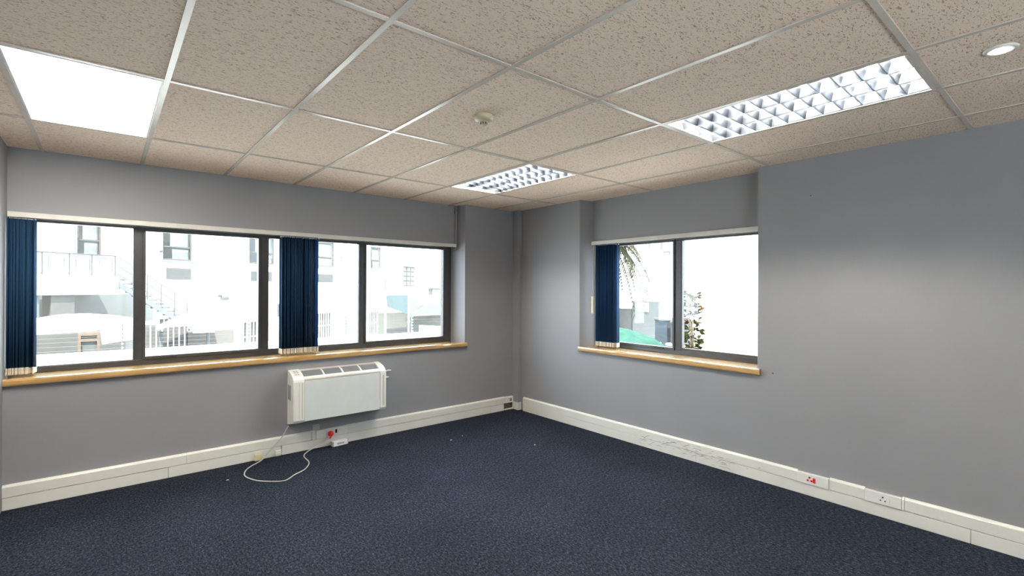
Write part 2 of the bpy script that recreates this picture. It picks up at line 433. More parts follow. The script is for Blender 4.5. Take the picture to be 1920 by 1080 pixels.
def vane(root, x, y, rot):
    v = inst('vane', VM, root, (x, y, 0), (0, 0, rot))
    inst('vane_weight', WM, v); inst('vane_hanger', HM, v)
b1 = thing('vertical_blind', 'navy vertical blind drawn into two stacks across the long window', 'blind', (-4.745, 0.11, 2.12))
def rel(root, o): o.location = (o.location.x-root.location.x, o.location.y-root.location.y, o.location.z-root.location.z)
def adopt(root):
    for ch in root.children: rel(root, ch)
MB().box(-4.738, -0.882, 0.088, 0.144, 2.088, 2.128, 0.004).build('headrail', M['headrail'], b1)
MB().box(-4.736, -0.884, 0.10, 0.13, 2.084, 2.0885).build('track_slot', M['dark'], b1)
x = -4.722
for k in range(11):
    vane(b1, x, 0.116+random.uniform(-0.003, 0.003), random.uniform(-0.48, -0.24)); x += 0.0112
vane(b1, -4.592, 0.114, -0.12)
x = -2.872
vane(b1, -2.884, 0.118, 0.02)
for k in range(24):
    vane(b1, x, 0.118+random.uniform(-0.004, 0.004), random.uniform(-0.06, 0.42)); x += 0.0128
vane(b1, -2.556, 0.118, 0.30)
MB().tube([(-2.60, 0.06, 0.945), (-2.57, 0.055, 0.935), (-2.545, 0.06, 0.95), (-2.535, 0.07, 1.0), (-2.535, 0.075, 1.4), (-2.535, 0.08, 2.086)], 0.0016, 5).build('bead_chain', M['weight'], b1)
adopt(b1)
b2 = thing('vertical_blind', 'dark navy vertical blind stacked at the left of the two-pane window', 'blind', (0.13, -1.20, 2.12))
MB().box(0.112, 0.168, -3.13, -1.215, 2.088, 2.13, 0.004).build('headrail', M['headrail'], b2)
MB().box(0.124, 0.154, -3.128, -1.22, 2.084, 2.0885).build('track_slot', M['dark'], b2)
y = -1.30
for k in range(20):
    vane(b2, 0.146+random.uniform(-0.004, 0.004), y, PI/2+random.uniform(-0.10, 0.10)); y -= 0.0128
vane(b2, 0.150, -1.575, PI/2+0.35)
MB().tube([(0.118, -1.245, 2.09), (0.112, -1.243, 1.9), (0.108, -1.240, 1.60), (0.106, -1.238, 1.50)], 0.003, 6).build('pull_cord', M['cable'], b2)
MB().tube([(0.125, -1.262, 2.09), (0.120, -1.262, 1.8), (0.112, -1.256, 1.60), (0.108, -1.25, 1.50)], 0.003, 6).build('pull_cord', M['cable'], b2)
MB().box(0.094, 0.118, -1.262, -1.232, 1.30, 1.50, 0.006).build('cord_weight', M['cream'], b2)
adopt(b2)

# thin conduit beside the long window's headrail
cd = MB().tube([(-0.865, 0.118, H), (-0.865, 0.118, 2.10), (-0.868, 0.118, 2.075), (-0.875, 0.125, 2.06), (-0.884, 0.14, 2.055)], 0.011, 10)
cd.box(-0.885, -0.850, 0.10, 0.136, 2.50, 2.54, 0.003)
tag(cd.build('conduit', M['wall']), 'thin grey painted conduit dropping from ceiling to right end of the long headrail', 'conduit')

# ------------------------------------------------------------------ trunking along the walls
TD = 0.030
def seg(mb, along, a, b, z0, z1, d, bev=0.003):
    if along == 'x': mb.box(a, b, -d, -0.0005, z0, z1, bev)
    else: mb.box(-d, -0.0005, a, b, z0, z1, bev)
    return mb
def upper(along, a, b, d=TD):
    zs = [(0.092, d-0.001), (0.0935, d), (0.163, d), (0.168, d-0.004), (0.176, d-0.017), (0.176, 0.0005), (0.092, 0.0005)]
    return MB().prism([(-q, z) for z, q in zs], a, b, along)
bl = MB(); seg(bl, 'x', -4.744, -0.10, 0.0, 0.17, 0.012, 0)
bl = bl.build('baseboard_left', M['button'], **ST)  # base channel greyed to put shade into the gaps between covers
bl['label'] = 'white two-tier trunking along the left wall'
for a, b in ((-4.743, -3.657), (-3.655, -2.632)): upper('x', a, b).build('trunking_cover', M['trunk'], bl)
upper('x', -2.272, -0.195).build('trunking_cover', M['trunk'], bl)
for a, b in ((-4.743, -3.783), (-3.781, -2.908), (-2.904, -0.432)): seg(MB(), 'x', a, b, 0.001, 0.0890, TD-0.002).build('trunking_cover', M['trunk'], bl)
seg(MB(), 'x', -0.430, -0.212, 0.001, 0.0890, TD-0.001).build('trunking_cover', M['trunk_b'], bl)
upper('x', -2.630, -2.592, TD+0.004).build('joint_strip', M['trunk_b'], bl)
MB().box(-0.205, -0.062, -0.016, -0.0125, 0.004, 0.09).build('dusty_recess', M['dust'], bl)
MB().box(-0.20, -0.06, -0.030, -0.012, 0.001, 0.018, 0.003).build('trunking_lip', M['trunk'], bl)
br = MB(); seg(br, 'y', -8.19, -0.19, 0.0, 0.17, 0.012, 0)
br = br.build('baseboard_right', M['button'], **ST)  # same grey base, shade of the cover gaps put into its colour
br['label'] = 'white two-tier trunking along the right wall'
for a, b in ((-2.697, -0.19), (-3.452, -2.699), (-3.893, -3.673), (-8.18, -4.122)): upper('y', a, b).build('trunking_cover', M['trunk'], br)
for a, b in ((-2.60, -0.19), (-4.449, -2.602), (-8.18, -4.451)): seg(MB(), 'y', a, b, 0.001, 0.0890, TD-0.002).build('trunking_cover', M['trunk'], br)
upper('y', -4.120, -4.106, TD+0.003).build('joint_strip', M['trunk_b'], br)

# scuff marks on the right-hand trunking: thin curved streaks of real grime
scm = MB(); rs = random.Random(3)
for k in range(70):
    yy = rs.gauss(-2.62, 0.30); 
    if yy > -1.6 or yy < -3.25: continue
    zz = min(0.155, max(0.02, rs.gauss(0.085, 0.03))); L = rs.uniform(0.02, 0.09); th = rs.uniform(-0.55, 0.3); ww = rs.uniform(0.0006, 0.0018)
    pts = []
    for i in range(5):
        t = (i/4-0.5)*L; pts.append((yy+t*math.cos(th), zz+t*math.sin(th)+0.1*L*math.sin(2.2*i/4*PI/2)))
    X = -TD-0.0004
    vs = []
    for i, (a, b) in enumerate(pts):
        q = ww*(1-abs(i/4-0.5)*1.6); vs += [(X, a, b-q), (X, a, b+q), (X+0.0003, a, b-q), (X+0.0003, a, b+q)]
    fs = []
    for i in range(4):
        c = i*4; fs += [(c, c+1, c+5, c+4), (c+2, c+6, c+7, c+3), (c+1, c+3, c+7, c+5), (c, c+4, c+6, c+2)]
    fs += [(0, 2, 3, 1), (16, 17, 19, 18)]
    scm.add(vs, fs)
scuff = scm.build('scuff_marks', M['dust'], br); scuff['kind'] = 'stuff'

# ------------------------------------------------------------------ sockets
def socket(name, label, along, a0, a1, z0=0.0925, z1=0.170, hole='black', switch='red', offset=0.5, d=0.006, plug=False):
    mid = (a0+a1)/2
    loc = (mid, -TD, (z0+z1)/2) if along == 'x' else (-TD, mid, (z0+z1)/2)
    r = thing(name, label, 'socket', loc, 0.0 if along == 'x' else -PI/2)
    hw, hh = abs(a1-a0)/2, (z1-z0)/2
    MB().box(-hw, hw, -d, 0.029, -hh, hh, 0.0025).build('plate', M['trunk_b'], r)
    ox = (offset-0.5)*2*hw
    hm = M[hole]
    for (hx, hz, q) in ((0, 0.013, 0.0052), (-0.013, -0.010, 0.0042), (0.013, -0.010, 0.0042)):
        MB().lathe([(q, 0), (q, 0.003)], (0, 0, 0), 12, 'y').build('socket_hole', hm, r, (ox+hx-0.008, -d-0.0030, hz))
    MB().box(ox+0.014, ox+0.032, -d-0.005, -d, -0.020, 0.016, 0.002).build('switch', M[switch], r)
    return r
socket('power_socket', 'white socket plate with red switch and red-rimmed holes on the right trunking', 'y', -3.671, -3.454, hole='dark', switch='red', offset=0.45)
for o in bpy.data.objects:
    if o.name.startswith('switch'): o['label'] = 'red rocker switch'
socket('power_socket', 'all white socket plate on the right trunking, nearest the camera', 'y', -4.104, -3.895, hole='dark', switch='white', offset=0.55)
socket('power_socket', 'small white socket plate with black switch at the corner end of the left trunking', 'x', -0.193, -0.060, z1=0.172, hole='dark', switch='black')
for o in [q for q in bpy.data.objects if q.name.startswith('socket_hole')][:3]:
    l_ = o.location
    MB().lathe([(0.0078, 0), (0.0078, 0.0020)], (0, 0, 0), 14, 'y').build('hole_rim', M['red'], o.parent, (l_.x, l_.y+0.0015, l_.z))
r = thing('power_socket', 'white socket plate below the wall heater, holding the red plug', 'socket', (-2.43, -TD, 0.13))
MB().box(-0.158, 0.156, -0.005, 0.029, -0.037, 0.044, 0.0025).build('plate', M['trunk_b'], r)
MB().box(0.028, 0.046, -0.010, -0.004, -0.010, 0.026, 0.002).build('switch', M['black'], r)
p = thing('mains_plug', 'round red mains plug pushed into the socket below the heater', 'plug', (-2.452, -0.036, 0.125))
MB().lathe([(0.022, 0), (0.027, -0.006), (0.027, -0.020), (0.022, -0.030), (0.010, -0.034)], (0, 0, 0), 20, 'y').build('plug_body', M['red'], p)
MB().tube([(0, -0.022, -0.015), (-0.010, -0.026, -0.036), (-0.018, -0.028, -0.044)], [0.011, 0.009, 0.006], 10).build('cable_grip', M['red'], p)
# little surface boxes by the skirting
q = thing('junction_box', 'small cream plastic box low on the left trunking, beside the cable', 'box', (-3.110, -0.0285, 0.033))
MB().box(-0.030, 0.030, -0.034, 0, -0.032, 0.032, 0.005).build('body', M['cream'], q)
MB().box(-0.024, 0.024, -0.038, -0.033, -0.026, 0.026, 0.003).build('cover', M['cream'], q)
q = thing('junction_box', 'small white cable clip box on the trunking left of the heater plug', 'box', (-2.937, -0.0285, 0.032))
MB().box(-0.026, 0.024, -0.022, 0, -0.026, 0.026, 0.004).build('body', M['white'], q)
MB().box(-0.030, 0.018, -0.028, -0.021, -0.010, 0.010, 0.003).build('cover', M['trunk_b'], q)
tag(MB().box(-2.618, -2.548, -0.010, -0.001, 0.177, 0.232, 0.003).build('blanking_plate', M['button']), 'small pale square patch plate on the wall below the heater', 'plate')

# loose white driver on the carpet
q = thing('led_driver', 'small white power adaptor lying on the carpet against the trunking', 'adaptor', (-2.362, -0.068, 0.0), 0.10)
MB().box(-0.080, 0.068, -0.024, 0.024, 0.001, 0.050, 0.004).build('body', M['driver'], q)
MB().box(-0.090, -0.080, -0.022, 0.022, 0.003, 0.046, 0.002).build('end_cap', M['button'], q)
MB().box(0.068, 0.076, -0.021, 0.021, 0.003, 0.046, 0.002).build('end_cap', M['button'], q)
MB().box(-0.045, 0.030, -0.0246, -0.0240, 0.016, 0.034).build('rating_label', M['button'], q)
for (a, b) in ((-0.006, 0.03), (0.010, 0.014)):
    MB().tube([(0.074, a, 0.020), (0.088, a-0.008, b), (0.098, a+0.004, b+0.008)], 0.0035, 6).build('wire_end', M['trunk_b'], q)

# ------------------------------------------------------------------ wall heater
ht = thing('fan_convector', 'white wall-mounted convector heater below the long window sill', 'heater', (-2.39, 0, 0.27))
X0, X1 = -2.850, -1.932
prof_full = [(-0.002, 0.272), (-0.165, 0.312), (-0.190, 0.322), (-0.200, 0.345), (-0.200, 0.700), (-0.195, 0.722), (-0.178, 0.742), (-0.120, 0.772), (-0.04, 0.793), (-0.002, 0.795)]
def cap(a, b, bulge):
    m = MB(); m.prism([(-0.004, 0.274), (-0.155, 0.316), (-0.178, 0.330), (-0.186, 0.350), (-0.186, 0.695), (-0.180, 0.720), (-0.165, 0.738), (-0.115, 0.764), (-0.04, 0.784), (-0.004, 0.786)], a, a+bulge, 'x')
    return m
def endcap(x_out, x_in):
    """end cap with its outer edge rounded off in three steps"""
    m = MB(); sgn = 1 if x_in > x_out else -1
    rings = []
    cyc = sum(p[0] for p in prof_full)/len(prof_full); cz = sum(p[1] for p in prof_full)/len(prof_full)
    for (dx, k) in ((0.0, 0.95), (0.004, 0.975), (0.012, 0.992), (0.022, 1.0), (abs(x_in-x_out), 1.0)):
        ring = []
        for (yy, zz) in prof_full:
            y2 = -0.002 if yy > -0.01 else cyc+(yy-cyc)*k
            z2 = cz+(zz-cz)*(1-(1-k)*0.4)
            ring.append((x_out+sgn*dx, y2, z2))
        rings.append(ring)
    n = len(prof_full); vs = [p for r_ in rings for p in r_]; fs = []
    for i in range(len(rings)-1):
        for k in range(n): fs.append((i*n+k, i*n+(k+1) % n, (i+1)*n+(k+1) % n, (i+1)*n+k))
    fs.append(tuple(range(n))); fs.append(tuple(range(len(vs)-1, len(vs)-n-1, -1)))
    m.add(vs, fs); return m
lc = endcap(X0, -2.752).build('end_cap', M['heater'], ht)
rc = endcap(X1, -1.998).build('end_cap', M['heater'], ht)
# recessed grips and raised ribs on the caps
MB().box(-2.800, -2.790, -0.204, -0.199, 0.36, 0.69, 0.002).build('grip_rib', M['heater'], lc)
MB().box(-2.772, -2.768, -0.2015, -0.199, 0.36, 0.69, 0.0).build('grip_groove', M['button'], lc)
MB().box(-1.968, -1.961, -0.2025, -0.199, 0.37, 0.68, 0.001).build('grip_groove', M['button'], rc)
MB().box(-1.952, -1.944, -0.204, -0.199, 0.36, 0.69, 0.002).build('grip_rib', M['heater'], rc)
# side vent with fins
v_ = MB().box(X0-0.0025, X0+0.003, -0.120, -0.030, 0.52, 0.665, 0.001).build('side_vent', M['button'], lc)
for k in range(5): MB().box(X0-0.0045, X0-0.0020, -0.112+k*0.017, -0.107+k*0.017, 0.53, 0.655).build('vent_fin', M['slat'], v_)
# control buttons on the sloping top of the left cap
slope = math.atan2(0.030, 0.058)*0.72
def topz(yy):
    pts = [(-0.178, 0.742), (-0.120, 0.772), (-0.04, 0.793), (-0.002, 0.795)]
    for (a, b), (c, d) in zip(pts, pts[1:]):
        if a <= yy <= c: return b+(d-b)*(yy-a)/(c-a)
    return 0.742
cpn = MB()
for dx0, dx1, yy0, yy1 in ((-2.828, -2.775, -0.165, -0.05),):
    cpn.add([(dx0, yy0, topz(yy0)+.0015), (dx1, yy0, topz(yy0)+.0015), (dx1, -0.12, topz(-0.12)+.0015), (dx0, -0.12, topz(-0.12)+.0015), (dx1, yy1, topz(yy1)+.0015), (dx0, yy1, topz(yy1)+.0015),
             (dx0, yy0, topz(yy0)-.001), (dx1, yy0, topz(yy0)-.001), (dx1, -0.12, topz(-0.12)-.001), (dx0, -0.12, topz(-0.12)-.001), (dx1, yy1, topz(yy1)-.001), (dx0, yy1, topz(yy1)-.001)],
            [(0, 1, 2, 3), (3, 2, 4, 5), (0, 6, 7, 1), (1, 7, 8, 2), (2, 8, 10, 4), (4, 10, 11, 5), (5, 11, 9, 3), (3, 9, 6, 0), (6, 9, 8, 7), (9, 11, 10, 8)])
cpo = cpn.build('control_panel', M['trunk'], lc)
for yy in (-0.145, -0.115, -0.085):
    MB().box(-2.820, -2.805, yy, yy+0.018, topz(yy+0.009)-0.001, topz(yy+0.009)+0.004, 0.001).build('button', M['button'], cpo)
    MB().box(-2.797, -2.782, yy, yy+0.018, topz(yy+0.009)-0.001, topz(yy+0.009)+0.004, 0.001).build('button', M['button'], cpo)
# casing, front panel, top grille
MB().prism([(-0.004, 0.276), (-0.165, 0.318), (-0.186, 0.335), (-0.186, 0.70), (-0.150, 0.735), (-0.150, 0.700), (-0.03, 0.705), (-0.03, 0.785), (-0.004, 0.788)], -2.753, -1.997, 'x').build('casing', M['heater'], ht)
MB().box(-2.750, -2.000, -0.199, -0.186, 0.328, 0.708, 0.003).build('front_panel', M['panel'], ht)
MB().prism([(-0.196, 0.711), (-0.199, 0.716), (-0.196, 0.728), (-0.182, 0.742), (-0.172, 0.746), (-0.165, 0.738), (-0.180, 0.722), (-0.188, 0.711)], -2.752, -1.998, 'x').build('grille_rail', M['headrail'], ht)
MB().prism([(-0.050, 0.786), (-0.030, 0.7915), (-0.004, 0.792), (-0.004, 0.780), (-0.050, 0.776)], -2.752, -1.998, 'x').build('grille_rail', M['headrail'], ht)
MB().box(-2.750, -2.000, -0.162, -0.035, 0.704, 0.712).build('grille_well', M['grille'], ht)
gx = [-2.750, -2.560, -2.374, -2.188, -2.000]
for a in gx[1:-1]:
    MB().prism([(-0.172, 0.735), (-0.172, 0.746), (-0.118, 0.774), (-0.045, 0.790), (-0.045, 0.780), (-0.116, 0.763)], a-0.006, a+0.006, 'x').build('grille_divider', M['heater'], ht)
for a, b in zip(gx, gx[1:]):
    for k in range(7):
        yy = -0.162+k*0.0165; z = topz(yy)-0.004
        MB().prism([(yy, z-0.020), (yy+0.0025, z-0.020), (yy+0.006, z), (yy+0.0035, z)], a+0.007, b-0.007, 'x').build('grille_slat', M['slat'], ht)
adopt(ht)
for z, xx in ((0.684, -1.822), (0.615, -1.845)):
    k = MB().tube([(xx-0.035, -0.012, z), (xx+0.030, -0.012, z)], 0.008, 10)
    k.box(xx-0.006, xx+0.012, -0.010, -0.0005, z-0.009, z+0.009, 0.002)
    tag(k.build('pipe_clip', M['white']), 'upper short white pipe stub on the wall right of the heater' if z > 0.65 else 'lower short white pipe stub on the wall right of the heater', 'pipe stub')

def smooth(pts, n=6):
    out = []; P = [Vector(p) for p in pts]
    for i in range(len(P)-1):
        p0, p1, p2, p3 = P[max(i-1, 0)], P[i], P[i+1], P[min(i+2, len(P)-1)]
        for k in range(n):
            t = k/n
            out.append(0.5*((2*p1)+(-p0+p2)*t+(2*p0-5*p1+4*p2-p3)*t*t+(-p0+3*p1-3*p2+p3)*t**3))
    return out+[P[-1]]
cab = smooth([(-2.846, -0.03, 0.266), (-2.866, -0.045, 0.248), (-2.912, -0.055, 0.177), (-3.018, -0.065, 0.074), (-3.09, -0.085, 0.012), (-3.20, -0.18, 0.006), (-3.262, -0.278, 0.0055), (-3.285, -0.40, 0.0055), (-3.237, -0.552, 0.0055), (-3.142, -0.658, 0.0055),
              (-3.052, -0.703, 0.0055), (-2.954, -0.62, 0.0055), (-2.850, -0.545, 0.0055), (-2.771, -0.40, 0.0055), (-2.757, -0.208, 0.0055), (-2.70, -0.115, 0.012), (-2.60, -0.075, 0.035), (-2.50, -0.066, 0.078), (-2.478, -0.064, 0.082)])
tag(MB().tube(cab, 0.0048, 8).build('power_cable', M['cable']), 'pale grey mains cable looping on the carpet from heater to red plug', 'cable')

# ------------------------------------------------------------------ ceiling lights
LX, LY = DX-0.026, DY-0.026
def louvre_light():
    r = thing('ceiling_light', 'x', 'ceiling light')
    hx, hy = LX/2, LY/2
    t = MB(); t.box(-hx, hx, -hy, hy, 0.100, 0.104); t.box(-hx, -hx+0.004, -hy, hy, 0.001, 0.1); t.box(hx-0.004, hx, -hy, hy, 0.001, 0.1)
    t.box(-hx+.004, hx-.004, -hy, -hy+0.004, 0.001, 0.1); t.box(-hx+.004, hx-.004, hy-0.004, hy, 0.001, 0.1)
    t.build('housing', M['tray'], r)
    e = MB()
    e.box(-hx, hx, -hy, -hy+0.016, -0.001, 0.003); e.box(-hx, hx, hy-0.016, hy, -0.001, 0.003)
    e.box(-hx, -hx+0.012, -hy+0.016, hy-0.016, -0.001, 0.003); e.box(hx-0.012, hx, -hy+0.016, hy-0.016, -0.001, 0.003)
    e.build('trim_frame', M['rail'], r)
    ax, ay = hx-0.012, hy-0.016
    cw = 2*ax/3
    for k in range(4):
        x = -ax+cw*k; P = []
        prof = [(0.0015, 0.003), (0.003, 0.010), (0.009, 0.024), (0.020, 0.040), (0.034, 0.052)]
        L = [(x-a, z) for a, z in prof] if k > 0 else [(x, prof[0][1]), (x, prof[-1][1])]
        R = [(x+a, z) for a, z in prof] if k < 3 else [(x, prof[0][1]), (x, prof[-1][1])]
        MB().prism(R + L[::-1], -ay, ay, 'y', True).build('side_reflector', M['louvre'], r)
    nb = 11
    prof = [(0.0012, 0.004), (0.0028, 0.012), (0.007, 0.026), (0.014, 0.040), (0.022, 0.050)]
    bm_ = MB().prism([(a, z) for a, z in prof] + [(-a, z) for a, z in prof[::-1]], -cw/2+0.002, cw/2-0.002, 'x', True).data('louvre_blade', M['louvre'])
    tm = MB().tube([(0, -ay+0.02, 0), (0, ay-0.02, 0)], 0.013, 12).data('fluorescent_tube', M['tube'])
    for c in range(3):
        x = -ax+cw*(c+0.5)
        for k in range(nb):
            inst('louvre_blade', bm_, r, (x, -ay+2*ay*(k+1)/(nb+1), 0))
        inst('fluorescent_tube', tm, r, (x, 0, 0.074))
    return r
proto = None
LBL = {(5, 1): 'smaller-looking louvred fluorescent light near the room corner', (5, 3): 'large lit louvred fluorescent light above the two-pane window side',
       (0, 3): 'louvred fluorescent light directly above the camera', (5, 5): 'louvred fluorescent light behind the camera on the right', (0, 5): 'louvred fluorescent light behind the camera on the left',
       (-5, 1): 'louvred fluorescent light beyond the left edge of the view near the window wall', (-5, 3): 'louvred fluorescent light beyond the left edge of the view behind the camera'}
for key, kind in lights.items():
    loc = (vx(key[0])+DX/2, (uy(key[1])+uy(key[1]+1))/2, H)
    if kind == 'louvre':
        if proto is None: proto = o = louvre_light()
        else: o = copy_tree(proto)
        o.location = loc; o['label'] = LBL[key]; o['group'] = 'ceiling light fittings'
    else:
        r = thing('ceiling_light', 'plain glowing white panel light at the left of the ceiling', 'ceiling light', loc, group='ceiling light fittings')
        hx, hy = LX/2, LY/2
        e = MB(); e.box(-hx, hx, -hy, -hy+0.010, -0.001, 0.02); e.box(-hx, hx, hy-0.010, hy, -0.001, 0.02)
        e.box(-hx, -hx+0.010, -hy+0.010, hy-0.010, -0.001, 0.02); e.box(hx-0.010, hx, -hy+0.010, hy-0.010, -0.001, 0.02)
        e.build('trim_frame', M['tray'], r)
        MB().box(-hx+0.010, hx-0.010, -hy+0.010, hy-0.010, 0.002, 0.006).build('diffuser', M['opal'], r)

r = thing('downlight', 'round recessed white downlight in the ceiling at the right edge', 'downlight', (-1.285, -4.69, H+0.006))
MB().lathe([(0.030, -0.001), (0.034, -0.008), (0.050, -0.007), (0.056, -0.003), (0.056, 0.001)], n=32).build('trim_ring', M['white'], r)
MB().lathe([(0.001, -0.0105), (0.020, -0.0100), (0.031, -0.0085), (0.031, -0.006)], n=32).build('lens', M['lens'], r)
r = thing('smoke_detector', 'cream round smoke detector under the middle of the ceiling', 'detector', (-2.474, -2.625, H+0.006))
MB().lathe([(0.058, 0.0), (0.060, -0.003), (0.058, -0.018), (0.052, -0.028), (0.036, -0.033), (0.024, -0.034)], n=32).build('base', M['cream'], r)
MB().lathe([(0.024, -0.033), (0.020, -0.038), (0.019, -0.054), (0.016, -0.058), (0.002, -0.059)], n=24).build('sensor_chamber', M['cream'], r)
for k in range(8):
    a = 2*PI*k/8
    MB().box(-0.003, 0.003, -0.0015, 0.0015, -0.053, -0.041).build('vent_slot', M['dark'], r, (0.0192*math.cos(a), 0.0192*math.sin(a), 0)).rotation_euler = (0, 0, a+PI/2)

# small things: crumbs on the carpet, marks on the wall
for k, (a, b, q) in enumerate(((-1.419, -0.652, 0.012), (-0.846, -1.315, 0.007), (-1.246, -0.603, 0.006), (-3.413, -0.393, 0.010))):
    c_ = MB().tube([(a-q, b, 0.003), (a, b+q*0.3, 0.005), (a+q, b-q*0.2, 0.003)], [q*0.2, q*0.45, q*0.15], 6).build('carpet_crumb', M['crumb'])
    tag(c_, ['larger white crumb on the dark carpet toward the room corner', 'white crumb on the carpet nearest the right wall', 'tiny white crumb just beyond the larger crumb', 'white crumb on the carpet left of the cable loop'][k], 'crumb', 'crumbs on the carpet')
for (yy, zz, q, lb) in ((-3.258, 0.902, 0.008, 'small dark chipped hole in the wall right of the short sill'), (-3.532, 2.313, 0.006, 'tiny dark dent high on the right wall')):
    h = MB().lathe([(q, -0.0008), (q*0.8, 0.0005)], (0, yy, zz), 7, 'x').build('wall_mark', M['dust']); tag(h, lb, 'wall mark')

# ------------------------------------------------------------------ outside: street side (beyond the long window)
MB().box(-70, 90, -60, 110, -3.6, -3.4).build('ground', M['paving'], **ST)
tag(MB().box(-14, 0.3, 0.40, 9.4, -0.85, -0.60).box(-14, 0.3, 9.2, 9.4, -3.4, -0.85).build('bounce_roof', M['roofing']), 'added flat roof, unseen below the long window, bouncing light to the ceiling', 'roof')  # added below the sightline to bounce sunlight up to the ceiling
tag(MB().box(0.40, 9.0, -14, 5.0, -0.30, -0.02).box(8.8, 9.0, -14, 5.0, -3.4, -0.30).build('bounce_roof', M['roofing']), 'added flat roof, unseen outside the short window, bouncing light to the ceiling', 'roof')  # likewise added as an unseen bounce surface for the ceiling
tag(MB().box(-22, XL-0.3, -22, 0.3, -0.85, -0.60).box(XL-0.3, 0.38, -22, YB-0.3, -0.85, -0.60).build('bounce_roof', M['canvas']), 'added white flat roof behind the camera, out of view, bouncing light indoors', 'roof')  # added out of view to throw light up through the rear window
nb = thing('apartment_building', 'added brick block behind the camera, out of view, darkening the rear horizon', 'building', (-6, -26, -3.4))  # added unseen to hold back low-angle light through the rear window
MB().box(-24, 24, -6, 0, 0, 15).build('facade', M['brick'], nb)
fr = thing('apartment_building', 'long white rendered building across the yard with sash windows', 'building', (-1.299, 25.186, 0), math.atan2(0.472, 0.882))
# local x runs along the facade, local -y looks to the room
def fbox(s0, s1, y0, y1, z0, z1, bev=0): return MB().box(s0, s1, y0, y1, z0, z1, bev)
wins = [(-4.35, -3.40, 2.92, 4.75), (-0.80, 0.72, 2.92, 4.75), (4.11, 5.95, 2.98, 4.8), (8.9, 11.20, 3.05, 4.9), (15.24, 16.62, 3.15, 4.95), (19.75, 21.70, 1.75, 3.55), (23.95, 26.9, 0.3, 1.58)]
doors = [(-0.93, 0.72, -3.4, 0.0), (3.80, 5.6, -3.4, -0.45), (9.3, 11.1, -3.4, -0.2), (15.15, 16.6, -3.4, -0.35)]
opens = sorted([(a, b, c, d) for a, b, c, d in wins] + doors)
cols = {}
wallm = MB(); T = 0.25
xs = [-4.75] + sorted(set([q for o_ in opens for q in o_[:2]])) + [34.0]
for a, b in zip(xs, xs[1:]):
    mid = (a+b)/2; hs = sorted([(o_[2], o_[3]) for o_ in opens if o_[0] < mid < o_[1]]); z = -3.4
    for (c, d) in hs:
        if c > z+0.01: wallm.box(a, b, 0, T, z, c)
        z = d
    wallm.box(a, b, 0, T, z, 9.0)
wallm.build('facade', M['render'], fr)
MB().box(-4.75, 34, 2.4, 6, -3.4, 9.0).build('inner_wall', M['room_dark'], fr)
MB().box(-4.85, -4.75, 0.0, 6, -3.4, 9.0).build('end_wall', M['render'], fr)
MB().box(-4.9, 34.1, -0.1, 6.1, 9.0, 9.3).build('roof', M['extgrey'], fr)
for (a, b, c, d) in wins[:5]:
    fm = MB(); e = 0.08
    fm.box(a, a+e, 0.08, 0.14, c, d); fm.box(b-e, b, 0.08, 0.14, c, d); fm.box(a+e, b-e, 0.08, 0.14, c, c+e+0.02); fm.box(a+e, b-e, 0.08, 0.14, d-e, d)
    zb = c+0.68; fm.box(a+e, b-e, 0.07, 0.13, zb, zb+0.06)
    f_ = fm.build('window_frame', M['extframe'], fr)
    MB().box(a+e, b-e, 0.10, 0.106, c+e, d-e).build('window_pane', M['glass'], f_)
    MB().box(a+0.40*(b-a), b-e, 0.22, 0.23, c+e, zb-0.08).build('net_curtain', M['curtain'], f_)
    MB().box(a+0.34*(b-a), b-e, 0.24, 0.25, zb+0.06, d-0.25).build('net_curtain', M['curtain'], f_)
    MB().box(a-0.10, b+0.14, -0.10, 0.06, c-0.10, c-0.01, 0.01).build('window_ledge', M['extpale'], fr)
for (a, b) in ((-0.64, 0.64), (4.23, 5.75), (9.35, 11.05)):
    g = MB().box(a, b, -0.015, 0.0, 1.96, 2.56).build('air_grille', M['louvgrey'], fr)
    for k in range(10): MB().box(a+0.03, b-0.03, -0.03, -0.015, 2.0+k*0.055, 2.02+k*0.055).build('grille_slat', M['louvgrey'], g)
a, b, c, d = wins[5]
f_ = MB().box(a, b, 0.10, 0.14, c, d).build('window_shutter', M['extgrey'], fr)
for k in range(3):
    for j in range(4): MB().box(a+0.12+k*0.6, a+0.60+k*0.6, 0.07, 0.10, c+0.10+j*0.42, c+0.44+j*0.42, 0.01).build('shutter_panel', M['greycanvas'], f_)
a, b, c, d = wins[6]
f_ = MB().box(a, b, 0.10, 0.14, c, d).build('shop_window', M['extgrey'], fr)
MB().box(a+0.8, b, 0.05, 0.10, c+0.1, d-0.1).build('shop_pane', M['room_dark'], f_)
# wall lamps, vents and floodlight on the facade
for (s0, z0) in ((-0.95, 3.36), (11.80, 3.80)):
    MB().lathe([(0.02, 0), (0.07, -0.05), (0.08, -0.16), (0.03, -0.2)], (s0, 0, z0), 10, 'y').build('wall_lamp', M['extmetal'], fr)
fl = MB().box(2.12, 2.30, -0.18, 0.0, 1.05, 1.18, 0.02).box(2.2, 2.52, -0.45, -0.12, 0.86, 1.06, 0.03).build('floodlight', M['extmetal'], fr)
for (s0, z0, z1) in ((24.0, 3.40, 5.05), (17.1, 1.5, 2.3), (6.14, -0.25, 0.55)):
    MB().box(s0, s0+0.16, -0.03, 0.02, z0, z1).build('slit_vent', M['extmetal'], fr)
MB().tube([(-4.48, -0.07, 9), (-4.48, -0.07, 2.8)], 0.06, 8).build('drain_pipe', M['extpale'], fr)
MB().tube([(11.6, -0.12, -0.4), (11.9, -0.12, 0.0), (12.3, -0.12, -0.2), (12.35, -0.12, -1.3), (12.0, -0.12, -1.5)], 0.035, 6).build('drain_pipe', M['extpale'], fr)
